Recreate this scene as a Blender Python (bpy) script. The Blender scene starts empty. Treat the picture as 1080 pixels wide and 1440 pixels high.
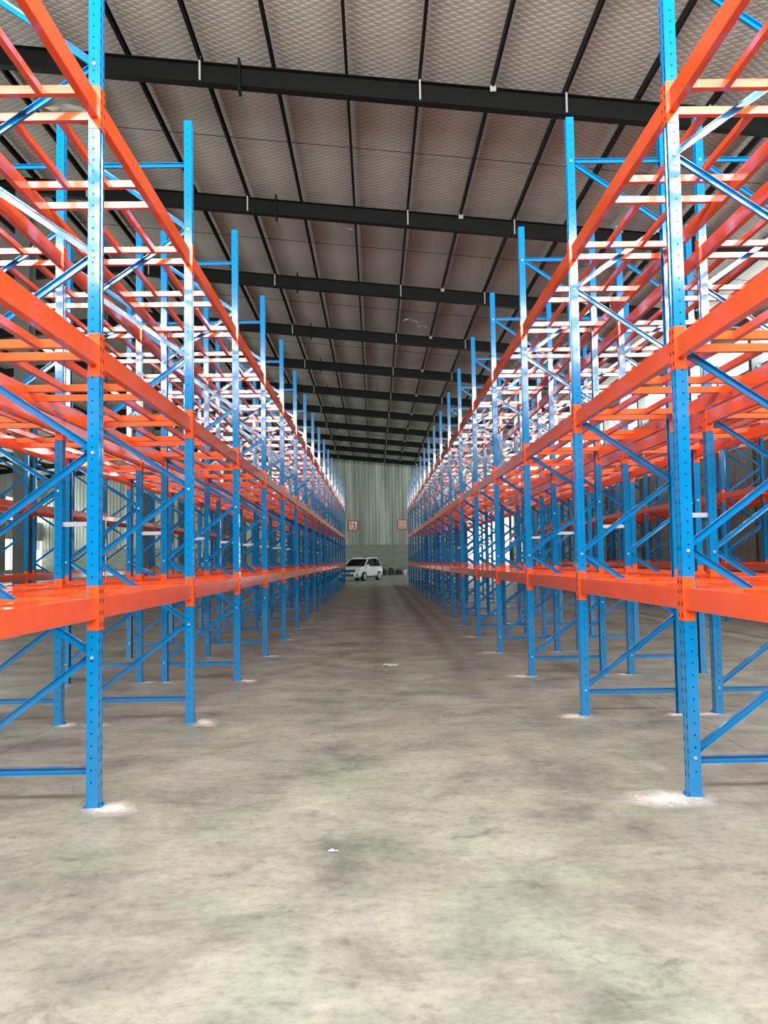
import bpy, math, random
from mathutils import Matrix, Vector
random.seed(7)
sc = bpy.context.scene
COL = sc.collection

# ---------------------------------------------------------------- camera
F_PX, PITCH, ROLL, YAW, CAM_H = 1204.19, 0.055473, 0.015372, -0.011194, 1.5184
def _ray(X, U, d):
    c, s = math.cos(ROLL), math.sin(ROLL); x = c*X + s*U; u = -s*X + c*U
    c, s = math.cos(PITCH), math.sin(PITCH); y = c*d - s*u; z = s*d + c*u
    c, s = math.cos(YAW), math.sin(YAW)
    return Vector((c*x - s*y, s*x + c*y, z))
right, up, fwd = _ray(1, 0, 0), _ray(0, 1, 0), _ray(0, 0, 1)
cam_d = bpy.data.cameras.new('camera'); cam = bpy.data.objects.new('camera', cam_d); COL.objects.link(cam)
cam.matrix_world = Matrix(((right.x, up.x, -fwd.x, 0), (right.y, up.y, -fwd.y, 0), (right.z, up.z, -fwd.z, CAM_H), (0, 0, 0, 1)))
cam_d.sensor_fit = 'VERTICAL'; cam_d.sensor_height = 36; cam_d.sensor_width = 27
cam_d.lens = F_PX*36/1440; cam_d.clip_start = 0.05; cam_d.clip_end = 400
sc.camera = cam

# ---------------------------------------------------------------- world, light, exposure
sc.view_settings.view_transform = 'Standard'; sc.view_settings.look = 'None'
sc.view_settings.gamma = 1; sc.view_settings.use_curve_mapping = False
sc.view_settings.exposure = -0.42
w = bpy.data.worlds.new('overcast_sky'); sc.world = w; w.use_nodes = True
bg = w.node_tree.nodes['Background']; bg.inputs[0].default_value = (0.93, 0.97, 1, 1); bg.inputs[1].default_value = 3.0

RIDGE_X, WALL_R, WALL_L, Y_END, Y_FRONT = -9.6, 13.9, -33.1, 85.5, -2.0
def area(name, loc, direction, sx, sy, radiance, col=(1, 1, 1)):
    d = bpy.data.lights.new(name, 'AREA'); d.shape = 'RECTANGLE'; d.size = sx; d.size_y = sy
    d.energy = radiance*math.pi*sx*sy; d.color = col
    o = bpy.data.objects.new(name, d); COL.objects.link(o)
    o.location = loc; o.rotation_euler = Vector(direction).to_track_quat('-Z', 'Y').to_euler()
    return o
# daylight entering through the openings that the hall has
BAND = (-10.5, 11.5, 5.8, 8.6)          # clerestory in the front wall: x0, x1, z0, z1
area('daylight_front_clerestory', ((BAND[0]+BAND[1])/2, Y_FRONT-.25, (BAND[2]+BAND[3])/2), (0, 1, 0), BAND[1]-BAND[0], BAND[3]-BAND[2], 36, (1, .99, .97))
area('daylight_side_strip', (WALL_R+.4, 41, 8.95), (-1, 0, 0), 88, 1.3, 26, (.97, .985, 1)).rotation_euler = (math.radians(90), 0, math.radians(90))
area('daylight_far_gate', (11.3, Y_END+.4, 3.1), (0, -1, 0), 4.2, 6.2, 6, (.95, .98, 1))
area('daylight_west_windows', (WALL_L-.4, 41, 2.5), (1, 0, 0), 88, 2.6, 6, (.96, .98, 1)).rotation_euler = (math.radians(90), 0, math.radians(-90))
area('daylight_west_clerestory', (WALL_L-.4, 41, 6.7), (1, 0, 0), 88, 2.0, 27, (.96, .98, 1)).rotation_euler = (math.radians(90), 0, math.radians(-90))

# ---------------------------------------------------------------- materials
def mat(name, col, rough=.5, metal=0, spec=.5, noise=0, nscale=8, bump=0, bscale=40, coat=0):
    m = bpy.data.materials.new(name); m.use_nodes = True
    nt = m.node_tree; b = nt.nodes['Principled BSDF']
    b.inputs['Base Color'].default_value = (*col, 1); b.inputs['Roughness'].default_value = rough
    b.inputs['Metallic'].default_value = metal; b.inputs['Specular IOR Level'].default_value = spec
    if coat: b.inputs['Coat Weight'].default_value = coat; b.inputs['Coat Roughness'].default_value = .05
    if noise or bump:
        tc = nt.nodes.new('ShaderNodeTexCoord')
    if noise:
        n = nt.nodes.new('ShaderNodeTexNoise'); n.inputs['Scale'].default_value = nscale; n.inputs['Detail'].default_value = 6
        nt.links.new(tc.outputs['Object'], n.inputs['Vector'])
        r = nt.nodes.new('ShaderNodeMapRange'); r.inputs[1].default_value = .3; r.inputs[2].default_value = .7
        r.inputs[3].default_value = 1-noise; r.inputs[4].default_value = 1+noise
        nt.links.new(n.outputs['Fac'], r.inputs[0])
        mx = nt.nodes.new('ShaderNodeVectorMath'); mx.operation = 'SCALE'; mx.inputs[0].default_value = col
        nt.links.new(r.outputs[0], mx.inputs['Scale']); nt.links.new(mx.outputs[0], b.inputs['Base Color'])
    if bump:
        n2 = nt.nodes.new('ShaderNodeTexNoise'); n2.inputs['Scale'].default_value = bscale
        nt.links.new(tc.outputs['Object'], n2.inputs['Vector'])
        bp = nt.nodes.new('ShaderNodeBump'); bp.inputs['Strength'].default_value = bump; bp.inputs['Distance'].default_value = .01
        nt.links.new(n2.outputs['Fac'], bp.inputs['Height']); nt.links.new(bp.outputs[0], b.inputs['Normal'])
    return m
M = {}
M['blue'] = mat('blue_powder_coat', (.0008, .205, .50), .11, spec=.8, noise=.06, nscale=3, coat=.4)
M['orange'] = mat('orange_powder_coat', (.90, .105, .02), .14, spec=.8, noise=.05, nscale=3, coat=.4)
M['hole'] = mat('punched_hole', (.004, .006, .012), .9, spec=.1)
M['zinc'] = mat('zinc_steel', (.62, .68, .74), .35, .6, noise=.08)
M['steel_dark'] = mat('dark_painted_steel', (.005, .006, .005), .55, spec=.2, noise=.2, nscale=2)
M['steel_purlin'] = mat('purlin_steel', (.010, .009, .008), .6, spec=.15, noise=.2, nscale=2)
M['cleat'] = mat('primed_cleat', (.42, .41, .37), .55)
M['column'] = mat('grey_column_paint', (.10, .115, .11), .5, noise=.12, nscale=1.5)
M['frame'] = mat('window_frame_grey', (.2, .21, .2), .5, noise=.06)
M['dust'] = None

def nodes(m): return m.node_tree.nodes, m.node_tree.links

def floor_material():
    m = mat('worn_concrete', (.5, .47, .42), .5, spec=.4); N, L = nodes(m); b = N['Principled BSDF']
    g = N.new('ShaderNodeNewGeometry'); sep = N.new('ShaderNodeSeparateXYZ'); L.new(g.outputs['Position'], sep.inputs[0])
    def noise(scale, detail=8, rough=.6, dist=0, stretch=None):
        n = N.new('ShaderNodeTexNoise'); n.inputs['Scale'].default_value = scale; n.inputs['Detail'].default_value = detail
        n.inputs['Roughness'].default_value = rough; n.inputs['Distortion'].default_value = dist
        if stretch:
            mp = N.new('ShaderNodeMapping'); mp.inputs['Scale'].default_value = stretch
            L.new(g.outputs['Position'], mp.inputs[0]); L.new(mp.outputs[0], n.inputs['Vector'])
        else: L.new(g.outputs['Position'], n.inputs['Vector'])
        return n.outputs['Fac']
    def ramp(fac, stops):
        r = N.new('ShaderNodeValToRGB'); e = r.color_ramp.elements
        while len(e) < len(stops): e.new(.5)
        for el, (p, c) in zip(e, stops): el.position = p; el.color = (*c, 1)
        L.new(fac, r.inputs[0]); return r.outputs[0]
    def mix(fac, a, c, mode='MIX'):
        x = N.new('ShaderNodeMix'); x.data_type = 'RGBA'; x.blend_type = mode
        if isinstance(fac, float): x.inputs['Factor'].default_value = fac
        else: L.new(fac, x.inputs['Factor'])
        for s, v in ((x.inputs['A'], a), (x.inputs['B'], c)):
            if isinstance(v, tuple): s.default_value = (*v, 1)
            else: L.new(v, s)
        return x.outputs['Result']
    def math_(op, a, b2=None, c2=None):
        x = N.new('ShaderNodeMath'); x.operation = op
        for i, v in enumerate((a, b2, c2)):
            if v is None: continue
            if isinstance(v, (int, float)): x.inputs[i].default_value = v
            else: L.new(v, x.inputs[i])
        return x.outputs[0]
    base = ramp(noise(1.25, 12, .70, .35), [(.31, (.165, .168, .155)), (.43, (.28, .281, .255)), (.53, (.355, .35, .318)), (.66, (.445, .435, .40))])
    tint = ramp(noise(.9, 6, .6, .4), [(.35, (.89, 1, .87)), (.62, (1.0, 1, .955))])
    base = mix(1.0, base, tint, 'MULTIPLY')
    streak = ramp(noise(3.2, 11, .76, .7, (.6, 1.6, 1)), [(.30, (.60, .60, .58)), (.46, (.96, .96, .95)), (.70, (1.14, 1.13, 1.10))])
    base = mix(.85, base, streak, 'MULTIPLY')
    spots = ramp(noise(3.1, 8, .66, 1.0), [(.27, (.42, .42, .40)), (.40, (1, 1, 1))])
    base = mix(.8, base, spots, 'MULTIPLY')
    fine = ramp(noise(17, 8, .8), [(.30, (.58, .58, .57)), (.5, (1, 1, 1)), (.68, (1.18, 1.18, 1.17))])
    base = mix(.8, base, fine, 'MULTIPLY')
    # tyre tracks running down the aisle
    wob = math_('MULTIPLY_ADD', noise(.09, 3), .7, -.35)
    x = math_('ADD', sep.outputs['X'], wob)
    tot = None
    for cx, hw in ((-.05, .26), (1.22, .30), (1.9, .16)):
        d = math_('ABSOLUTE', math_('SUBTRACT', x, cx)); r = N.new('ShaderNodeMapRange'); r.interpolation_type = 'SMOOTHSTEP'
        r.inputs[1].default_value = hw*.35; r.inputs[2].default_value = hw*1.6; r.inputs[3].default_value = 1; r.inputs[4].default_value = 0
        L.new(d, r.inputs[0]); tot = r.outputs[0] if tot is None else math_('MAXIMUM', tot, r.outputs[0])
    yf = N.new('ShaderNodeMapRange'); yf.inputs[1].default_value = 9; yf.inputs[2].default_value = 24; yf.inputs[3].default_value = 0; yf.inputs[4].default_value = .6
    L.new(sep.outputs['Y'], yf.inputs[0])
    patch = N.new('ShaderNodeMapRange'); patch.inputs[1].default_value = .3; patch.inputs[2].default_value = .6
    L.new(noise(.35, 4), patch.inputs[0])
    base = mix(math_('MULTIPLY', math_('MULTIPLY', tot, yf.outputs[0]), patch.outputs[0]), base, (.18, .16, .13))
    # more wear far down the hall where the forklifts drive
    L.new(base, b.inputs['Base Color'])
    rr = N.new('ShaderNodeMapRange'); rr.inputs[3].default_value = .38; rr.inputs[4].default_value = .62; L.new(noise(1.3, 5), rr.inputs[0]); L.new(rr.outputs[0], b.inputs['Roughness'])
    bp = N.new('ShaderNodeBump'); bp.inputs['Strength'].default_value = .12; bp.inputs['Distance'].default_value = .01; L.new(noise(14, 6), bp.inputs['Height']); L.new(bp.outputs[0], b.inputs['Normal'])
    return m
M['floor'] = floor_material()

def insulation_material():
    m = mat('wire_netted_insulation', (.34, .315, .285), .55, spec=.45); N, L = nodes(m); b = N['Principled BSDF']
    g = N.new('ShaderNodeNewGeometry'); sep = N.new('ShaderNodeSeparateXYZ'); L.new(g.outputs['Position'], sep.inputs[0])
    def mth(op, a, c=None):
        x = N.new('ShaderNodeMath'); x.operation = op
        for i, v in enumerate((a, c)):
            if v is None: continue
            if isinstance(v, (int, float)): x.inputs[i].default_value = v
            else: L.new(v, x.inputs[i])
        return x.outputs[0]
    nz = N.new('ShaderNodeTexNoise'); nz.inputs['Scale'].default_value = 1.3; L.new(g.outputs['Position'], nz.inputs['Vector'])
    wob = mth('MULTIPLY', nz.outputs['Fac'], .35)
    lines = []
    for sgn in (1, -1):
        q = mth('ADD', mth('MULTIPLY', sep.outputs['X'], 1/.25), mth('MULTIPLY', sep.outputs['Y'], sgn/.18))
        q = mth('ADD', q, wob)
        lines.append(mth('ABSOLUTE', mth('SUBTRACT', mth('FRACT', q), .5)))   # .5 at the cell edge
    near = mth('MAXIMUM', lines[0], lines[1])
    wire = N.new('ShaderNodeMapRange'); wire.inputs[1].default_value = .43; wire.inputs[2].default_value = .485; L.new(near, wire.inputs[0])
    n2 = N.new('ShaderNodeTexNoise'); n2.inputs['Scale'].default_value = .45; n2.inputs['Detail'].default_value = 5; L.new(g.outputs['Position'], n2.inputs['Vector'])
    r = N.new('ShaderNodeValToRGB'); e = r.color_ramp.elements
    e[0].position = .3; e[0].color = (.60, .57, .515, 1); e[1].position = .7; e[1].color = (.69, .66, .595, 1); L.new(n2.outputs['Fac'], r.inputs[0])
    x = N.new('ShaderNodeMix'); x.data_type = 'RGBA'; L.new(mth('MULTIPLY', wire.outputs[0], .75), x.inputs['Factor'])
    L.new(r.outputs[0], x.inputs['A']); x.inputs['B'].default_value = (.12, .10, .085, 1)
    L.new(x.outputs['Result'], b.inputs['Base Color'])
    h = mth('ADD', mth('MULTIPLY', mth('SUBTRACT', .5, lines[0]), mth('SUBTRACT', .5, lines[1])), mth('MULTIPLY', nz.outputs['Fac'], .08))
    bp = N.new('ShaderNodeBump'); bp.inputs['Strength'].default_value = .3; bp.inputs['Distance'].default_value = .12; L.new(h, bp.inputs['Height']); L.new(bp.outputs[0], b.inputs['Normal'])
    return m
M['insul'] = insulation_material()

def streaked(name, col, lo, hi, scale, rough=.5, spec=.4):
    m = mat(name, col, rough, spec=spec); N, L = nodes(m); b = N['Principled BSDF']
    g = N.new('ShaderNodeNewGeometry'); mp = N.new('ShaderNodeMapping'); mp.inputs['Scale'].default_value = scale
    L.new(g.outputs['Position'], mp.inputs[0]); n = N.new('ShaderNodeTexNoise'); n.inputs['Scale'].default_value = 1; n.inputs['Detail'].default_value = 5
    L.new(mp.outputs[0], n.inputs['Vector']); r = N.new('ShaderNodeValToRGB'); e = r.color_ramp.elements
    e[0].position = .32; e[0].color = (*[c*lo for c in col], 1); e[1].position = .68; e[1].color = (*[c*hi for c in col], 1)
    L.new(n.outputs['Fac'], r.inputs[0])
    oi = N.new('ShaderNodeObjectInfo'); mr = N.new('ShaderNodeMapRange'); mr.inputs[3].default_value = .78; mr.inputs[4].default_value = 1.22; L.new(oi.outputs['Random'], mr.inputs[0])
    sc_ = N.new('ShaderNodeVectorMath'); sc_.operation = 'SCALE'; L.new(r.outputs[0], sc_.inputs[0]); L.new(mr.outputs[0], sc_.inputs['Scale'])
    L.new(sc_.outputs[0], b.inputs['Base Color'])
    return m
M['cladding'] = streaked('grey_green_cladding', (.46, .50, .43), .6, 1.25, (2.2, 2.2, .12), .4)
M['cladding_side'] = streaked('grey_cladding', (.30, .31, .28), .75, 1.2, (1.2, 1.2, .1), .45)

def block_material():
    m = mat('concrete_blockwork', (.3, .33, .28), .85, spec=.2); N, L = nodes(m); b = N['Principled BSDF']
    g = N.new('ShaderNodeNewGeometry'); sep = N.new('ShaderNodeSeparateXYZ'); L.new(g.outputs['Position'], sep.inputs[0])
    cmb = N.new('ShaderNodeCombineXYZ'); L.new(sep.outputs['X'], cmb.inputs[0]); L.new(sep.outputs['Z'], cmb.inputs[1])
    br = N.new('ShaderNodeTexBrick'); br.inputs['Scale'].default_value = 1; br.inputs['Brick Width'].default_value = .4; br.inputs['Row Height'].default_value = .2
    br.inputs['Mortar Size'].default_value = .014; br.inputs['Color1'].default_value = (.33, .37, .31, 1); br.inputs['Color2'].default_value = (.26, .29, .25, 1); br.inputs['Mortar'].default_value = (.16, .17, .15, 1)
    L.new(cmb.outputs[0], br.inputs['Vector']); L.new(br.outputs['Color'], b.inputs['Base Color'])
    return m
M['block'] = block_material()

def glass_material():
    m = bpy.data.materials.new('dusty_window_glass'); m.use_nodes = True; N, L = nodes(m)
    for n in list(N): N.remove(n)
    o = N.new('ShaderNodeOutputMaterial'); t = N.new('ShaderNodeBsdfTransparent'); t.inputs[0].default_value = (.93, .96, .95, 1)
    g = N.new('ShaderNodeBsdfGlossy'); g.inputs['Roughness'].default_value = .08; x = N.new('ShaderNodeMixShader'); x.inputs[0].default_value = .06
    L.new(t.outputs[0], x.inputs[1]); L.new(g.outputs[0], x.inputs[2]); L.new(x.outputs[0], o.inputs[0])
    return m
M['glass'] = glass_material()

def dust_material():
    m = mat('white_drilling_dust', (.86, .83, .77), .95, spec=.1); N, L = nodes(m); b = N['Principled BSDF']
    tc = N.new('ShaderNodeTexCoord'); sep = N.new('ShaderNodeSeparateXYZ'); L.new(tc.outputs['Object'], sep.inputs[0])
    ln = N.new('ShaderNodeVectorMath'); ln.operation = 'LENGTH'; mp = N.new('ShaderNodeMapping'); mp.inputs['Scale'].default_value = (1, 1, 0)
    L.new(tc.outputs['Object'], mp.inputs[0]); L.new(mp.outputs[0], ln.inputs[0])
    g = N.new('ShaderNodeNewGeometry'); n = N.new('ShaderNodeTexNoise'); n.inputs['Scale'].default_value = 9; n.inputs['Detail'].default_value = 6; n.inputs['Roughness'].default_value = .7
    L.new(g.outputs['Position'], n.inputs['Vector'])
    s = N.new('ShaderNodeMath'); s.operation = 'MULTIPLY_ADD'; s.inputs[1].default_value = 1.1; L.new(n.outputs['Fac'], s.inputs[0]); L.new(ln.outputs['Value'], s.inputs[2])
    r = N.new('ShaderNodeMapRange'); r.inputs[1].default_value = .62; r.inputs[2].default_value = 1.35; r.inputs[3].default_value = 1; r.inputs[4].default_value = 0
    L.new(s.outputs[0], r.inputs[0]); L.new(r.outputs[0], b.inputs['Alpha'])
    return m
M['dust'] = dust_material()

# ---------------------------------------------------------------- mesh helpers
def mesh(name, verts, faces, mats, midx=None, smooth=False):
    me = bpy.data.meshes.new(name); me.from_pydata(verts, [], faces); 
    for m in (mats if isinstance(mats, (list, tuple)) else [mats]): me.materials.append(m)
    if midx: me.polygons.foreach_set('material_index', midx)
    if smooth: me.polygons.foreach_set('use_smooth', [True]*len(me.polygons))
    me.update(); return me
def ob(name, me, parent=None, loc=(0, 0, 0), rot=None, scale=None, label=None, cat=None, group=None, kind=None):
    o = bpy.data.objects.new(name, me); COL.objects.link(o); o.location = loc
    if rot: o.rotation_euler = rot
    if scale: o.scale = scale
    if parent: o.parent = parent
    if label: o['label'] = label
    if cat: o['category'] = cat
    if group: o['group'] = group
    if kind: o['kind'] = kind
    return o
class MB:
    def __init__(s): s.v, s.f, s.m = [], [], []
    def box(s, a, b, mi=0):
        n = len(s.v); (x0, y0, z0), (x1, y1, z1) = a, b
        s.v += [(x0, y0, z0), (x1, y0, z0), (x1, y1, z0), (x0, y1, z0), (x0, y0, z1), (x1, y0, z1), (x1, y1, z1), (x0, y1, z1)]
        s.f += [tuple(n+i for i in q) for q in ((0, 3, 2, 1), (4, 5, 6, 7), (0, 1, 5, 4), (1, 2, 6, 5), (2, 3, 7, 6), (3, 0, 4, 7))]; s.m += [mi]*6; return s
    def prism(s, prof, place, t0, t1, mi=0):
        """closed profile [(a, b)] swept from t0 to t1; place(a, b, t) -> point"""
        n = len(s.v); k = len(prof)
        s.v += [place(a, b, t0) for a, b in prof] + [place(a, b, t1) for a, b in prof]
        s.f += [(n+i, n+(i+1) % k, n+k+(i+1) % k, n+k+i) for i in range(k)]
        s.f += [tuple(n+i for i in range(k-1, -1, -1)), tuple(n+k+i for i in range(k))]; s.m += [mi]*(k+2); return s
    def cyl(s, c, r, h, axis=2, seg=10, mi=0, r2=None):
        n = len(s.v); r2 = r if r2 is None else r2
        for t, rr in ((0, r), (h, r2)):
            for i in range(seg):
                a = 2*math.pi*i/seg; p = [0, 0, 0]; p[(axis+1) % 3] = rr*math.cos(a); p[(axis+2) % 3] = rr*math.sin(a); p[axis] = t
                s.v.append(tuple(c[j]+p[j] for j in range(3)))
        s.f += [(n+i, n+(i+1) % seg, n+seg+(i+1) % seg, n+seg+i) for i in range(seg)] + [tuple(n+i for i in range(seg-1, -1, -1)), tuple(n+seg+i for i in range(seg))]; s.m += [mi]*(seg+2); return s
    def build(s, name, mats, smooth=False): return mesh(name, s.v, s.f, mats, s.m, smooth)
def empty(name, loc=(0, 0, 0), rot=None, parent=None, **k):
    o = ob(name, None, parent, loc, rot, **k); o.empty_display_size = .2; return o

# ---------------------------------------------------------------- floor
fl = ob('floor', MB().box((WALL_L-.3, Y_FRONT-14, -.30), (WALL_R+.3, Y_END+8, -.02)).build('floor_base', M['hole']), kind='structure')
joints = [WALL_L-.3, -26.6, -20.7, -14.8, -8.95, -3.05, 2.87, 7.0, WALL_R+.3]
for a, b in zip(joints, joints[1:]):
    ob('slab', MB().box((a+.004, Y_FRONT-14, -.02), (b-.004, Y_END+8, 0)).build('slab', M['floor']), fl)

# ---------------------------------------------------------------- roof
SL = .101
def zb(x): return 10.9 - SL*x if x >= RIDGE_X else 10.9 - SL*RIDGE_X - SL*(RIDGE_X-x)      # underside of the rafters
R_D, P_D = .43, .17
RAF_Y = [16.99+6.5*k for k in range(-2, 11)]
PUR_X = [-4.89+1.485*k for k in range(-3, 13)]
ceil_b = MB()
for x0, x1 in ((WALL_L-.5, RIDGE_X), (RIDGE_X, WALL_R+.5)):
    h = R_D+P_D+.07
    n = len(ceil_b.v)
    for x in (x0, x1):
        for y in (Y_FRONT-.6, Y_END+.6):
            for dz in (h, h+.08): ceil_b.v.append((x, y, zb(x)+dz))
    ceil_b.f += [tuple(n+i for i in q) for q in ((0, 2, 6, 4), (1, 5, 7, 3), (0, 4, 5, 1), (2, 3, 7, 6), (0, 1, 3, 2), (4, 6, 7, 5))]; ceil_b.m += [0]*6
ceiling = ob('ceiling', ceil_b.build('roof_sheet', M['cladding_side']), kind='structure')
def ibeam(xa, xb, fw, D, tf=.016, tw=.012):
    prof = [(-fw/2, 0), (fw/2, 0), (fw/2, tf), (tw/2, tf), (tw/2, D-tf), (fw/2, D-tf), (fw/2, D), (-fw/2, D), (-fw/2, D-tf), (-tw/2, D-tf), (-tw/2, tf), (-fw/2, tf)]
    return prof
raf_me = MB().prism(ibeam(0, 0, .22, R_D), lambda a, b, t: (t, a, zb(t)+b), RIDGE_X, WALL_R-.1).build('rafter', M['steel_dark'])
raf_me_w = MB().prism(ibeam(0, 0, .22, R_D), lambda a, b, t: (t, a, zb(t)+b), WALL_L+.1, RIDGE_X).build('rafter_west', M['steel_dark'])
plate_me = MB().box((-.024, -.125, -.11), (.024, .125, R_D+.14)).build('splice_plate', M['steel_dark'])
brace_me = MB().box((-.018, -.16, .02), (.018, -.125, R_D+.08)).build('fly_brace', M['cleat'])
cleat_me = MB().box((-.06, -.14, R_D-.10), (.06, -.112, R_D+.03)).build('cleat', M['cleat'])
for i, y in enumerate(RAF_Y):
    r = ob('rafter', raf_me, ceiling, (0, y, 0)); ob('rafter', raf_me_w, ceiling, (0, y, 0))
    ob('splice_plate', plate_me, r, (-2.62, 0, zb(-2.62)))
    for k in (1, 4, 7, 9, 12): ob('fly_brace', brace_me, r, (PUR_X[k], 0, zb(PUR_X[k])))
    for k in (8, 11): ob('cleat', cleat_me, r, (PUR_X[k], 0, zb(PUR_X[k])))
PLEN = Y_END - Y_FRONT
for x in PUR_X:
    z = zb(x)+R_D
    cprof = [(-.028, 0), (.028, 0), (.028, .02), (.024, .02), (.024, .004), (-.024, .004), (-.024, P_D-.004), (.024, P_D-.004), (.024, P_D-.02), (.028, P_D-.02), (.028, P_D), (-.028, P_D)]
    ob('purlin', MB().prism(cprof, lambda a, b, t: (a, t, b), 0, PLEN).build('purlin', M['steel_purlin']), ceiling, (x, Y_FRONT, z))
# netted insulation blankets, one per purlin bay and frame bay, sagging a little between the purlins
NU, NV = 6, 8
def blanket(w_, l_):
    v, f = [], []
    for j in range(NV+1):
        for i in range(NU+1):
            u, t = i/NU, j/NV
            sag = .045*(4*u*(1-u))*(1 if 0 < j < NV else .6)
            v.append((u*w_, t*l_, -SL*u*w_ - sag))
    for j in range(NV):
        for i in range(NU):
            a = j*(NU+1)+i; f.append((a, a+NU+1, a+NU+2, a+1))
    return mesh('insulation_blanket', v, f, M['insul'], smooth=True)
bl = blanket(1.485, 6.5)
ys = [Y_FRONT] + RAF_Y + [Y_END]
bl_first = blanket(1.485, RAF_Y[0]-Y_FRONT); bl_last = blanket(1.485, Y_END-RAF_Y[-1])
for x in [PUR_X[0]-1.485] + PUR_X:
    z = 10.9 - SL*x + R_D + P_D + .05
    for a, b in zip(ys, ys[1:]):
        me = bl if abs(b-a-6.5) < 1e-3 else (bl_first if a == Y_FRONT else bl_last)
        if x > WALL_R-.3: continue
        ob('insulation_blanket', me, ceiling, (x, a, z))
# west slope, seen only through the racks: whole-length blankets
for k in range(16):
    x1 = RIDGE_X-.3-1.485*k; x0 = x1-1.485
    zz = lambda x: zb(x)+R_D+P_D+.02
    ob('insulation_blanket', mesh('insulation_blanket', [(x0, Y_FRONT, zz(x0)), (x1, Y_FRONT, zz(x1)), (x1, Y_END, zz(x1)), (x0, Y_END, zz(x0))], [(0, 3, 2, 1)], M['insul']), ceiling)
    ob('purlin', MB().box((x0-.03, Y_FRONT, zb(x0)+R_D), (x0+.03, Y_END, zb(x0)+R_D+P_D)).build('purlin', M['steel_purlin']), ceiling)
# sag rods half way between the rafters
rod_me = MB().prism([(.008*math.cos(a), .008*math.sin(a)) for a in [math.pi/3*i for i in range(6)]], lambda a, b, t: (t, a, zb(t)+R_D+.05+b), RIDGE_X, WALL_R-.2).build('sag_rod', M['steel_purlin'])
for y in RAF_Y: ob('sag_rod', rod_me, ceiling, (0, y+3.1, 0))
# torn insulation facing hanging down
def flap(x, y, s):
    z = zb(x)+R_D+P_D-.03; rnd = random.Random(int(x*10+y))
    v = []; f = []
    for i in range(5):
        for j in range(3): v.append((x+(i-2)*s*.5+rnd.uniform(-.2, .2)*s, y+(j-1)*s*.3+rnd.uniform(-.1, .1)*s, z-.05-abs(i-2+rnd.random())*s*.16))
    for i in range(4):
        for j in range(2): f.append((i*3+j, i*3+j+1, i*3+j+4, i*3+j+3))
    ob('torn_facing', mesh('torn_facing', v, f, M['flap']), ceiling)
M['flap'] = mat('white_torn_facing', (.8, .78, .7), .6)
for x, y, s in ((-.75, 25.2, .22), (1.6, 34.3, .3), (-6.9, 19.3, .45), (2.1, 35.1, .2)): flap(x, y, s)

# ---------------------------------------------------------------- walls
def rib_sheet(w_, mat_, pitch=.25, depth=.035, flat=.6):
    """one corrugated sheet, unit tall (scaled in z), ribs on the inner side (-y of its own frame)"""
    n = round(w_/pitch); pts = []
    for i in range(n):
        x = i*pitch
        pts += [(x, 0), (x+pitch*.52, 0), (x+pitch*.62, -depth), (x+pitch*.90, -depth)]
    pts.append((w_, 0))
    back = [(w_, .012), (0, .012)]
    v = [(x, y, z) for z in (0, 1) for x, y in pts+back]; k = len(pts)+2
    f = [(i, (i+1) % k, k+(i+1) % k, k+i) for i in range(k)]
    return mesh('cladding_sheet', v, f, mat_)
sheet_end = rib_sheet(1.0, M['cladding'], 1/3, .07); sheet_side = rib_sheet(1.0, M['cladding_side'])
BLOCK_H = 2.94
# far end wall: blockwork below, cladding above; a wide open gateway at its east end
GX0, GX1, GZ = 9.15, 13.45, 6.2
we = ob('wall_end', MB().box((WALL_L, Y_END, 0), (GX0, Y_END+.24, BLOCK_H)).box((GX1, Y_END, 0), (WALL_R+.2, Y_END+.24, BLOCK_H)).build('wall_end', M['block']), kind='structure')
ob('coping', MB().box((WALL_L, Y_END-.03, BLOCK_H), (GX0, Y_END+.24, BLOCK_H+.05)).build('coping', M['frame']), we)
x = math.floor(WALL_L)
while x < WALL_R:
    z0 = BLOCK_H+.05
    if x+1 > GX0+.3 and x < GX1: z0 = GZ
    ztop = zb(x+.5)+R_D+P_D+.1
    ob('cladding_sheet', sheet_end, we, (x, Y_END+.05, z0), None, (1, 1, ztop-z0))
    x += 1
ob('trim_1', MB().box((GX0-.25, Y_END-.1, 0), (GX0, Y_END+.3, GZ+.2)).box((GX1, Y_END-.1, 0), (GX1+.25, Y_END+.3, GZ+.2)).box((GX0, Y_END-.1, GZ), (GX1, Y_END+.3, GZ+.2)).build('gate_surround', M['steel_dark']), kind='structure')
# east side wall (sheets run floor to window strip, and above it to the eave)
SZ0, SZ1 = 8.25, 9.62
wr = ob('wall_east', MB().box((WALL_R+.02, Y_FRONT, 0), (WALL_R+.06, Y_END, .25)).build('wall_east', M['block']), kind='structure')
DY0, DY1, DZ = 78.6, 81.6, 3.0
y = math.ceil(Y_END)
y = Y_END
while y > Y_FRONT+.01:
    z0 = .25
    if y-1 < DY1 and y > DY0: z0 = DZ
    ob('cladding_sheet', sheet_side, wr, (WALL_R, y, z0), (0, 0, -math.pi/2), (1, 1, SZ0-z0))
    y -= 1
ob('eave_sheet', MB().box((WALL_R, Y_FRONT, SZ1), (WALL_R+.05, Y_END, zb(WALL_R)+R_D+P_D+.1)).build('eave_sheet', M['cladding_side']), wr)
ob('trim_2', MB().box((WALL_R-.06, DY0-.12, 0), (WALL_R+.1, DY0, DZ+.1)).box((WALL_R-.06, DY1, 0), (WALL_R+.1, DY1+.12, DZ+.1)).box((WALL_R-.06, DY0, DZ), (WALL_R+.1, DY1, DZ+.1)).build('door_surround', M['steel_dark']), kind='structure')
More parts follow.
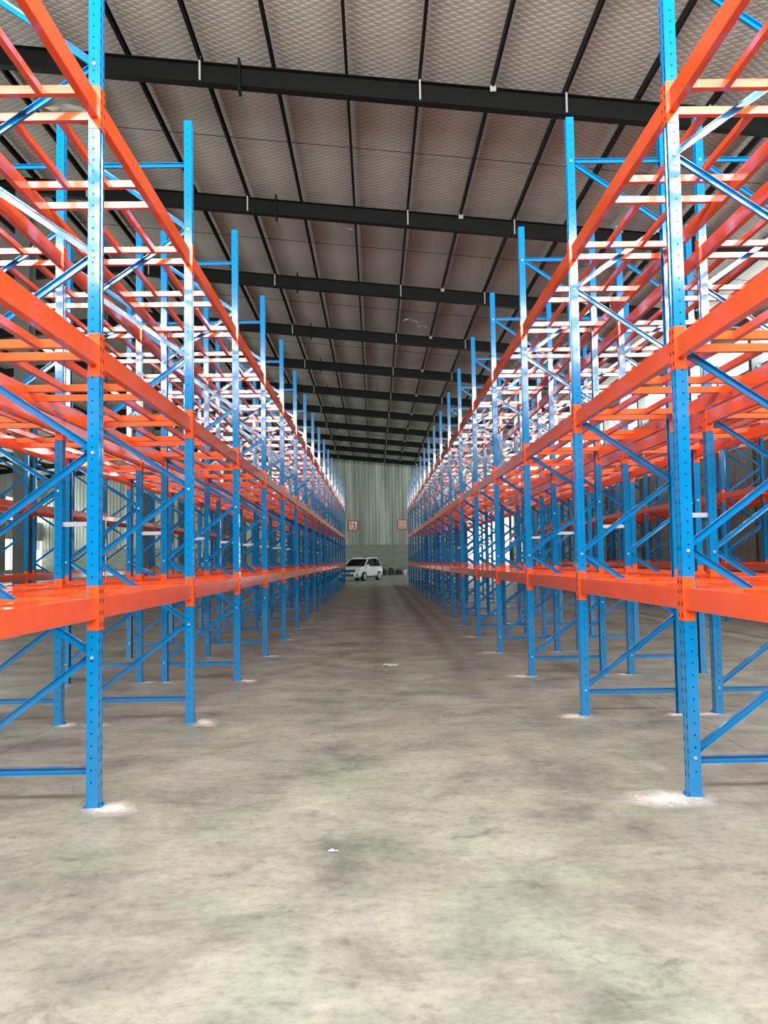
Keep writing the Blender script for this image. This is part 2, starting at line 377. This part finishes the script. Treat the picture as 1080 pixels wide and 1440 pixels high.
fr_me = MB().box((-.03, 0, 0), (.05, .06, SZ1-SZ0)).box((-.03, .06, 0), (.05, 6.5, .05)).box((-.03, .06, SZ1-SZ0-.05), (.05, 6.5, SZ1-SZ0)).build('window_frame', M['frame'])
pn_me = MB().box((.0, .06, .05), (.006, 6.5, SZ1-SZ0-.05)).build('pane', M['glass'])
yy = Y_FRONT; n = 1
while yy < Y_END-1:
    wdw = ob('window_%d' % n, fr_me, None, (WALL_R, yy, SZ0), kind='structure'); ob('pane', pn_me, wdw); n += 1; yy += 6.5
# steel columns against the east wall and below the ridge
def hcol(name, x, y, h, w_, d_, m_):
    p = [(-w_/2, -d_/2), (w_/2, -d_/2), (w_/2, -d_/2+.02), (.01, -d_/2+.02), (.01, d_/2-.02), (w_/2, d_/2-.02), (w_/2, d_/2), (-w_/2, d_/2), (-w_/2, d_/2-.02), (-.01, d_/2-.02), (-.01, -d_/2+.02), (-w_/2, -d_/2+.02)]
    b = MB().prism(p, lambda a, c, t: (a, c, t), 0.02, h).box((-w_/2-.06, -d_/2-.06, 0), (w_/2+.06, d_/2+.06, .02))
    return ob(name, b.build('column', m_), None, (x, y, 0), kind='structure')
for y in RAF_Y[2:]:
    hcol('column', RIDGE_X, y, zb(RIDGE_X), .40, .45, M['column'])
for y in RAF_Y:
    hcol('column', WALL_R-.28, y, zb(WALL_R-.28), .36, .25, M['column'])
# west wall with two rows of windows, seen through the racks
LW = [(1.05, 3.95), (5.6, 7.75)]
wl = ob('wall_west', MB().box((WALL_L-.2, Y_FRONT, 0), (WALL_L, Y_END, LW[0][0])).build('wall_west', M['block']), kind='structure')
zt = zb(WALL_L)+R_D+P_D+.1
y = Y_FRONT; n = 31
def lwin(z0, z1):
    f_ = MB().box((-.05, 0, 0), (.03, .07, z1-z0)).box((-.05, .07, 0), (.03, 4.6, .06)).box((-.05, .07, z1-z0-.06), (.03, 4.6, z1-z0)).box((-.05, 4.53, 0), (.03, 4.6, z1-z0))
    for q in (1.2, 2.35, 3.5): f_.box((-.04, q-.025, 0), (.02, q+.025, z1-z0))
    return f_.build('window_frame', M['frame']), MB().box((-.006, .07, .06), (0, 4.53, z1-z0-.06)).build('pane', M['glass'])
lw_me = [lwin(*a) for a in LW]
while y < Y_END-2:
    for (z0, z1), (fm, pm) in zip(LW, lw_me):
        wdw = ob('window_%d' % n, fm, None, (WALL_L, y+.95, z0), kind='structure'); ob('pane', pm, wdw); n += 1
    for a, b in ((LW[0][1], LW[1][0]), (LW[1][1], zt)):
        ob('cladding_band', MB().box((WALL_L-.06, y, a), (WALL_L, y+6.5, b)).build('cladding_band', M['cladding_side']), wl)
    ob('pier', MB().box((WALL_L-.1, y-.95, LW[0][0]), (WALL_L+.05, y+.95, LW[1][1])).build('pier', M['column']), wl)
    y += 6.5
# front wall behind the viewer: unseen dark shutters added below to block light and darken reflections, clerestory strip under the roof
SLAT = MB().box((.03, 0, 0), (4.02, .02, .27)).build('slat', M['column'])
wf = ob('wall_front', MB().box((WALL_L, Y_FRONT-.2, 4.2), (WALL_R, Y_FRONT, BAND[2])).box((WALL_L, Y_FRONT-.2, 0), (-7.6, Y_FRONT, 4.2)).box((8.6, Y_FRONT-.2, 0), (WALL_R, Y_FRONT, 4.2))
   .box((WALL_L, Y_FRONT-.2, BAND[2]), (BAND[0], Y_FRONT, BAND[3])).box((BAND[1], Y_FRONT-.2, BAND[2]), (WALL_R, Y_FRONT, BAND[3])).box((WALL_L, Y_FRONT-.2, BAND[3]), (WALL_R, Y_FRONT, 12.8)).build('wall_front', M['column']), kind='structure')
for k in range(4):
    d_ = ob('door_%d' % (k+1), MB().box((-7.6+4.05*k, Y_FRONT-.1, 0), (-7.6+4.05*(k+1), Y_FRONT-.06, 4.2)).build('blocking_shutter', M['column']), kind='structure')
    for j in range(14): ob('slat', SLAT, d_, (-7.6+4.05*k, Y_FRONT-.06, .05+.295*j))

# ---------------------------------------------------------------- pallet racks
BAY, Y0, ZUP, DEPTH = 2.8, 5.436, 5.87, 1.0
PX, PY = .075, .09
LEV = [1.24, 2.855, 4.485]                 # centre height of each beam level's end connectors
B_H, B_W = .14, .05
def post_mesh():
    """C-section post; web on +x, open towards -x; origin at the middle of its foot, web face at x = 0"""
    t = .004; hy = PY/2; b = MB()
    prof = [(0, -hy), (0, -.014), (-.008, -.010), (-.008, .010), (0, .014), (0, hy), (-PX, hy), (-PX, hy-.018), (-PX+t, hy-.018), (-PX+t, hy-t), (-t, hy-t), (-t, .016), (-.012, .012), (-.012, -.012), (-t, -.016), (-t, -hy+t), (-PX+t, -hy+t), (-PX+t, -hy+.018), (-PX, -hy+.018), (-PX, -hy)]
    b.prism(prof, lambda a, c, z: (a, c, z), .006, ZUP)
    z = .12
    while z < ZUP-.08:
        for s in (-1, 1): b.box((-.001, s*.028-.005, z), (.0004, s*.028+.005, z+.026), 1)
        for s in (-1, 1): b.box((-.047, s*hy-.0004 if s > 0 else -hy-.0004, z+.034), (-.037, s*hy+.0004 if s > 0 else -hy+.0004, z+.044), 1)
        z += .075
    return b.build('post', [M['blue'], M['hole']])
POST = post_mesh()
FOOT = MB().box((-.095, -.05, 0), (.022, .05, .006)).cyl((.012, .03, .006), .008, .016, 2, 6, 0).cyl((.012, -.03, .006), .008, .016, 2, 6, 0).build('foot_plate', M['blue'])
def channel(L_):
    """C-channel brace along +x, opening to -y"""
    w_, d_, t = .046, .026, .004
    prof = [(-w_/2, -d_/2), (-w_/2+t, -d_/2), (-w_/2+t, d_/2-t), (w_/2-t, d_/2-t), (w_/2-t, -d_/2), (w_/2, -d_/2), (w_/2, d_/2), (-w_/2, d_/2)]
    return MB().prism(prof, lambda a, c, t_: (t_, c, a), 0, L_).build('brace', M['blue'])
JA = [.245, 1.545, 2.84, 4.13, 5.42]       # joints on the -x post
JB = [.93, 2.225, 3.50, 4.775]             # joints on the +x post
XA, XB = PX*.55, DEPTH-PX*.55
dz = JB[0]-JA[0]
dl = math.hypot(XB-XA, dz)
HORIZ = channel(XB-XA); DIAG = channel(dl)
BOLT = MB().cyl((0, -.012, 0), .011, .012, 1, 6).build('bolt', M['zinc'])
_zz = []
for i, za in enumerate(JA):
    if i > 0: _zz.append((JB[i-1], za, True))
    if i < 4: _zz.append((za, JB[i], False))
def frame(rack, y, near):
    f = empty('upright_frame', (0, y+PY/2, 0), None, rack)
    ob('post', POST, f, (DEPTH, 0, 0)); ob('post', POST, f, (0, 0, 0), (0, 0, math.pi))
    ob('foot_plate', FOOT, f, (DEPTH, 0, 0)); ob('foot_plate', FOOT, f, (0, 0, 0), (0, 0, math.pi))
    for z in (JA[0]-.02, JA[-1]+.02): ob('horizontal_brace', HORIZ, f, (XA, 0, z))
    for za, zc, back in _zz:
        if back: ob('diagonal_brace', DIAG, f, (XB, 0, za+.02), (0, -math.atan2(zc-za, XA-XB), 0))
        else: ob('diagonal_brace', DIAG, f, (XA, 0, za+.02), (0, -math.atan2(zc-za, XB-XA), 0))
    if near:
        for z in JA: ob('bolt', BOLT, f, (PX*.5, -PY/2, z))
        for z in JB: ob('bolt', BOLT, f, (DEPTH-PX*.5, -PY/2, z))
    return f
BL = BAY-PY-.008
def beam_mesh():
    h0, h1 = -B_H/2, B_H/2
    c = .004
    prof = [(-.008-c, h0), (-.008, h0+c), (-.008, h1-c), (-.008-c, h1), (-.034, h1), (-.034, h1-.045), (-.008-B_W, h1-.045), (-.008-B_W, h0)]
    return MB().prism(prof, lambda a, b, t: (a, t, b), -BL/2, BL/2).build('load_beam', M['orange'])
BEAM = beam_mesh()
def conn_mesh(s):
    b = MB(); y = s*BL/2; ye = s*(BL/2+.004)
    lo, hi = min(y, ye), max(y, ye)
    b.box((-.068, lo, -.14), (.0, hi, .14))                       # leg on the side of the post
    y2 = s*(BL/2+.004+PY*.46); lo, hi = min(y, y2), max(y, y2)
    b.box((.0006, lo, -.14), (.005, hi, .14))                     # leg on the face of the post
    for z in (-.105, -.03, .045, .105): b.box((.005, s*(BL/2+.022)-.006, z-.012), (.0062, s*(BL/2+.022)+.006, z+.012), 1)
    return b.build('end_connector', [M['orange'], M['hole']])
C0, C1 = conn_mesh(-1), conn_mesh(1)
CB_H = .055
bt = B_H/2
CROSS = MB().box((.036, -.025, bt-CB_H), (DEPTH-.036, .025, bt-.002)).build('cross_bar', M['orange'])
OFF = (.165, 1.20, 1.60, 2.635)
def stringer(L_): return MB().box((-.02, 0, bt-CB_H-.002), (.02, L_, bt-.008)).build('stringer', M['orange'])
STR = [stringer(OFF[1]-OFF[0]-.05), stringer(OFF[3]-OFF[2]-.05)]
def rack(x0, k0, k1, label, near_k=3, bolts=True):
    r = empty('pallet_rack', (x0, 0, 0), label=label, cat='pallet rack', group='rows of pallet racking in the hall')
    for k in range(k0, k1+1): frame(r, Y0+BAY*k, bolts and k <= near_k)
    for k in range(k0, k1):
        ya = Y0+BAY*k+PY/2; yc = ya+BAY/2
        for z in LEV:
            for side in (1, 0):
                b = ob('load_beam', BEAM, r, (DEPTH*side, yc, z), None if side else (0, 0, math.pi))
                ob('end_connector', C0, b); ob('end_connector', C1, b)
            for o in OFF: ob('cross_bar', CROSS, r, (0, ya+o, z))
            for i in (0, 1):
                for xx in (.34, .66): ob('stringer', STR[i], r, (xx, ya+OFF[2*i]+.025, z))
    return r
XLR, XRR = -2.747, 1.954
GAPL, GAPR = .25, .28
rack_l = rack(XLR, -1, 16, 'long blue and orange pallet rack along the aisle, partly hiding the white car')
rack_r = rack(XRR, -1, 16, 'long blue and orange pallet rack along the aisle opposite the white car')
rack_lb = rack(XLR-GAPL-DEPTH, -1, 16, 'blue and orange pallet rack back to back with the aisle rack beside the white car')
rack_rb = rack(XRR+DEPTH+GAPR, -1, 16, 'blue and orange pallet rack back to back with the aisle rack opposite the white car')
rack(-8.85, 3, 16, 'shaded pallet rack one aisle further, in front of the row of grey columns', bolts=False)
rack(7.95, 3, 16, 'shaded pallet rack one aisle further, towards the side wall with the bright window strip', bolts=False)
rack(9.22, 3, 16, 'outermost shaded pallet rack, closest to the side wall with the bright window strip', bolts=False)
# row spacers tie the back-to-back racks together
for r, g in ((rack_lb, GAPL), (rack_r, GAPR)):
    sp = MB().box((DEPTH, -.02, 1.88), (DEPTH+g, .02, 1.925)).build('row_spacer', M['zinc'])
    for k in range(-1, 17): ob('row_spacer', sp, r, (0, Y0+BAY*k+PY/2, 0))

# ---------------------------------------------------------------- white drilling dust on the floor round the feet
def dust_mesh(seed):
    rnd = random.Random(seed); seg = 22; v = [(0, 0, .006)]; f = []
    for ring, (rr, hh) in enumerate(((.35, .005), (.7, .003), (1.0, .001))):
        for i in range(seg):
            a = 2*math.pi*i/seg; q = rr*(1+(rnd.uniform(-.25, .25) if ring == 2 else 0))
            v.append((q*math.cos(a), q*math.sin(a), hh))
    for i in range(seg): f.append((0, 1+i, 1+(i+1) % seg))
    for k in range(2):
        for i in range(seg): a, b = 1+k*seg, 1+(k+1)*seg; f.append((a+i, b+i, b+(i+1) % seg, a+(i+1) % seg))
    return mesh('dust_patch', v, f, M['dust'], smooth=True)
DUST = [dust_mesh(i) for i in range(5)]
rnd = random.Random(3)
for k in range(0, 14):
    for x, s in ((XLR+DEPTH, 1), (XRR, -1), (XLR, 1), (XRR+DEPTH, -1), (XLR-GAPL, 1), (XRR+DEPTH+GAPR, -1)):
        aisle = x in (XLR+DEPTH, XRR)
        sx = rnd.uniform(.22, .34)*(1 if aisle else .7); sy = rnd.uniform(.16, .26)*(1 if aisle else .7)
        if x == XRR and k == 0: sx, sy = .42, .30
        ob('dust_patch', DUST[rnd.randrange(5)], fl, (x+s*(sx*.35 if x != XRR or k else .15), Y0+BAY*k-.02, .0005), (0, 0, rnd.uniform(0, 6)), (sx, sy, 1))

# ---------------------------------------------------------------- car at the end of the aisle
M['car_white'] = mat('white_car_paint', (.82, .83, .82), .25, spec=.5)
M['car_glass'] = mat('dark_car_glass', (.008, .009, .010), .06, spec=.6)
M['car_black'] = mat('black_car_plastic', (.012, .012, .013), .5)
M['tyre'] = mat('tyre_rubber', (.015, .015, .015), .8)
M['rim'] = mat('alloy_rim', (.6, .6, .6), .3, .8)
M['lamp'] = mat('headlamp_lens', (.7, .74, .78), .1, .2)
M['red_lamp'] = mat('tail_lamp', (.4, .01, .01), .2)
def loft(stations, m_, name, smooth=True):
    """stations: [(x, [(y, z) ...half ring from keel to top])], mirrored in y"""
    v, f = [], []; k = None
    for x, half in stations:
        ring = [(x, -y, z) for y, z in half] + [(x, y, z) for y, z in reversed(half)]
        k = len(ring); v += ring
    n = len(stations)
    for i in range(n-1):
        for j in range(k): f.append((i*k+j, i*k+(j+1) % k, (i+1)*k+(j+1) % k, (i+1)*k+j))
    f.append(tuple(range(k-1, -1, -1))); f.append(tuple((n-1)*k+j for j in range(k)))
    return mesh(name, v, f, m_, smooth=False)
def car(loc, ang):
    c = empty('car', loc, (0, 0, ang), label='white SUV parked at the end of the aisle, partly behind the rack', cat='car')
    def hr(hw, z0, zs, zt): return [(hw*.80, z0), (hw*.96, z0+.10), (hw, zs*.55+z0*.45), (hw*.985, zs), (hw*.90, zt-.02), (hw*.55, zt)]
    body = loft([(2.27, hr(.62, .40, .72, .80)), (2.20, hr(.80, .28, .78, .90)), (2.0, hr(.88, .24, .84, .97)), (1.5, hr(.92, .24, .90, 1.03)), (1.0, hr(.925, .24, .95, 1.08)), (0, hr(.925, .24, .98, 1.06)), (-1.4, hr(.925, .24, 1.0, 1.06)), (-2.0, hr(.90, .26, 1.0, 1.06)), (-2.22, hr(.84, .32, .98, 1.04))], M['car_white'], 'body')
    bo = ob('body', body, c)
    g = loft([(1.08, [(.80, 1.02), (.78, 1.05), (.70, 1.07)]), (.25, [(.83, 1.04), (.70, 1.55), (.52, 1.60)]), (-.9, [(.84, 1.05), (.70, 1.60), (.52, 1.65)]), (-1.75, [(.82, 1.05), (.68, 1.54), (.5, 1.60)]), (-2.12, [(.78, 1.03), (.74, 1.10), (.6, 1.12)])], M['car_glass'], 'glasshouse')
    ob('glasshouse', g, c)
    roof = loft([(.28, [(.71, 1.555), (.72, 1.575), (.50, 1.615)]), (-.3, [(.72, 1.59), (.73, 1.625), (.5, 1.665)]), (-.9, [(.72, 1.605), (.73, 1.635), (.5, 1.675)]), (-1.78, [(.70, 1.55), (.70, 1.58), (.5, 1.62)]), (-1.98, [(.66, 1.52), (.66, 1.54), (.5, 1.57)])], M['car_white'], 'roof')
    rf = ob('roof', roof, c)
    for s in (-1, 1):
        def bar(p, q, w_, name, m_=M['car_white']):
            p, q = Vector(p), Vector(q); d = (q-p); L_ = d.length
            o = ob(name, MB().box((-w_/2, -.02, 0), (w_/2, .02, L_)).build(name, m_), c, p, d.to_track_quat('Z', 'Y').to_euler()); return o
        bar((1.05, s*.80, 1.05), (.27, s*.715, 1.57), .07, 'pillar')
        bar((-.12, s*.845, 1.04), (-.20, s*.725, 1.60), .06, 'pillar', M['car_black'])
        bar((-1.20, s*.845, 1.04), (-1.12, s*.725, 1.62), .10, 'pillar', M['car_black'])
        bar((-2.02, s*.80, 1.04), (-1.70, s*.70, 1.55), .12, 'pillar')
        ob('roof_rail', MB().box((-1.7, s*.60-.015, 1.68), (.05, s*.60+.015, 1.71)).box((-1.7, s*.60-.015, 1.61), (-1.66, s*.60+.015, 1.69)).box((0.01, s*.60-.015, 1.61), (.05, s*.60+.015, 1.69)).build('roof_rail', M['zinc']), rf)
        m_ = ob('wing_mirror', MB().box((.80, s*.98-.10, 1.03), (.95, s*.98+.10, 1.17)).box((.85, min(s*.84, s*.9), 1.04), (.91, max(s*.84, s*.9), 1.09)).build('wing_mirror', M['car_white']), c)
        ob('headlight', loft([(2.13, [(.0, .70), (.14, .72), (.15, .82), (0, .86)]), (1.86, [(.0, .74), (.16, .76), (.16, .87), (0, .9)])], M['lamp'], 'headlight'), c, (.05, s*.70, 0))
        ob('fog_lamp_surround', MB().box((2.12, s*.62-.14, .36), (2.235, s*.62+.14, .56)).build('fog_lamp_surround', M['car_black']), c)
        ob('bumper_trim', MB().box((2.20, s*.60-.2, .57), (2.25, s*.60+.16, .605)).build('bumper_trim', M['lamp']), c)
        ob('sill', MB().box((-1.0, s*.90-.03, .22), (1.0, s*.90+.035, .36)).build('sill', M['car_black']), c)
        ob('tail_light', MB().box((-2.2, s*.80-.09, .85), (-1.98, s*.80+.11, 1.0)).build('tail_light', M['red_lamp']), c)
        for d0, d1 in ((-.12, .95), (-1.2, -.16)):
            dr = ob('door', MB().box((d0, min(s*.915, s*.934), .36), (d1, max(s*.915, s*.934), .96)).build('door', M['car_white']), c)
            ob('handle', MB().box((d0+.06, min(s*.93, s*.955), .84), (d0+.24, max(s*.93, s*.955), .875)).build('handle', M['rim']), dr)
        for x in (1.38, -1.30):
            ob('wheel_arch', MB().cyl((x, s*.93-.10 if s > 0 else -.93+.02, .36), .42, .08, 1, 20).build('wheel_arch', M['car_black']), c)
            wl_ = ob('tyre', MB().cyl((x, s*.93-.2 if s > 0 else -.96, .34), .34, .23, 1, 24).build('tyre', M['tyre']), c)
            rim = MB().cyl((x, .955 if s > 0 else -.967, .34), .22, .012, 1, 20)
            ob('rim', rim.build('rim', M['rim']), wl_)
    ob('grille', MB().box((2.15, -.60, .64), (2.285, .60, .84)).build('grille', M['car_black']), c)
    ob('lower_grille', MB().box((2.14, -.48, .34), (2.282, .48, .52)).build('lower_grille', M['car_black']), c)
    ob('licence_plate', MB().box((2.285, -.22, .53), (2.295, .22, .63)).build('licence_plate', mat('plate_blue', (.25, .3, .42), .4)), c)
    return c
TH = math.radians(23)
# heading (-sin TH, -cos TH)
hd = math.atan2(-math.cos(TH), -math.sin(TH))
fw_l = Vector((-.80, 61.6))          # contact point of its front wheel nearest the aisle's middle
hx, hy = math.cos(hd), math.sin(hd)
cl = fw_l - Vector((hx, hy))*1.38 - Vector((-hy, hx))*.9
car((cl.x, cl.y, 0), hd)

# ---------------------------------------------------------------- notices on the end wall
M['sign_red'] = mat('sign_red', (.45, .03, .03), .6); M['sign_white'] = mat('sign_pinkish_white', (.85, .70, .64), .6)
def notice(x, z, label, strokes):
    o = empty('wall_notice', (x, Y_END-.06, z), label=label, cat='sign', group='red and white notices on the end wall')
    ob('board', MB().box((-.5, 0, -.5), (.5, .03, .5)).build('board', M['sign_red']), o)
    ob('face', MB().box((-.41, -.012, -.41), (.41, 0, .41)).build('face', M['sign_white']), o)
    b = MB()
    for a, bb, c_, d_ in strokes: b.box((a, -.02, bb), (c_, -.0125, d_))
    ob('lettering', b.build('lettering', M['sign_red']), o)
notice(-2.15, 4.95, 'square red and white notice on the end wall above the white car', [(-.36, .2, -.1, .27), (-.26, -.2, -.19, .2), (-.05, .05, .3, .12), (.1, -.3, .17, .3), (-.05, -.32, .05, -.2), (.22, -.3, .36, -.2)])
notice(2.78, 4.98, 'square red and white notice on the end wall above the bare blockwork', [(-.3, .24, .3, .3), (-.3, -.3, -.24, .24), (.24, -.3, .3, .24), (-.3, -.33, .3, -.27), (-.15, .06, .16, .11), (-.03, -.2, .03, .2), (-.15, -.2, .16, -.14)])

# ---------------------------------------------------------------- odds and ends by the end wall and on the floor
M['sack'] = mat('dark_sack', (.03, .035, .03), .8, noise=.3); M['bucket'] = mat('white_bucket', (.8, .8, .78), .4)
def sack(x, y, sx, sz, label, seed):
    rnd = random.Random(seed); v = []; f = []; A, B = 10, 6
    for j in range(B+1):
        t = j/B*math.pi/2
        for i in range(A):
            a = 2*math.pi*i/A; q = math.cos(t)**.6*(1+rnd.uniform(-.12, .12))
            v.append((sx*q*math.cos(a), .3*q*math.sin(a), sz*math.sin(t)*(1+rnd.uniform(-.06, .06))))
    for j in range(B):
        for i in range(A): f.append((j*A+i, j*A+(i+1) % A, (j+1)*A+(i+1) % A, (j+1)*A+i))
    f.append(tuple(range(A-1, -1, -1))); f.append(tuple(B*A+i for i in range(A)))
    ob('sack', mesh('sack', v, f, M['sack'], smooth=True), None, (x, y, 0), label=label, cat='sack', group='dark sacks at the foot of the end wall')
sack(.8, 84.7, .32, .62, 'dark sack on the floor next to the white car', 1)
sack(1.55, 84.6, .30, .72, 'taller dark sack in the middle of three by the end wall', 2)
sack(2.3, 84.7, .33, .55, 'dark sack by the end wall next to the white bucket', 3)
bk = empty('bucket', (2.95, 84.6, 0), label='small white bucket by the end wall beside dark sacks', cat='bucket')
ob('pail', MB().cyl((0, 0, 0), .16, .46, 2, 16, 0, .2).build('pail', M['bucket']), bk)
ob('rim', MB().cyl((0, 0, .44), .215, .04, 2, 16).build('rim', M['bucket']), bk)
def scrap(x, y, sx, sy, label):
    rnd = random.Random(int(x*100)); v = []; 
    for j in range(4):
        for i in range(5): v.append(((i/4-.5)*sx+rnd.uniform(-.1, .1)*sx, (j/3-.5)*sy+rnd.uniform(-.1, .1)*sy, .004+rnd.random()*.014))
    f = [(j*5+i, j*5+i+1, j*5+i+6, j*5+i+5) for j in range(3) for i in range(4)]
    o = ob('paper_scrap', mesh('paper_scrap', v, f, M['flap']), None, (x, y, 0), label=label, cat='paper', group='white scraps on the aisle floor')
    md = o.modifiers.new('thickness', 'SOLIDIFY'); md.thickness = .002
scrap(-.24, 4.55, .045, .014, 'tiny white paper scrap on bare concrete close to the viewer')
scrap(.19, 12.4, .22, .22, 'white scrap of sheeting lying halfway down the aisle')
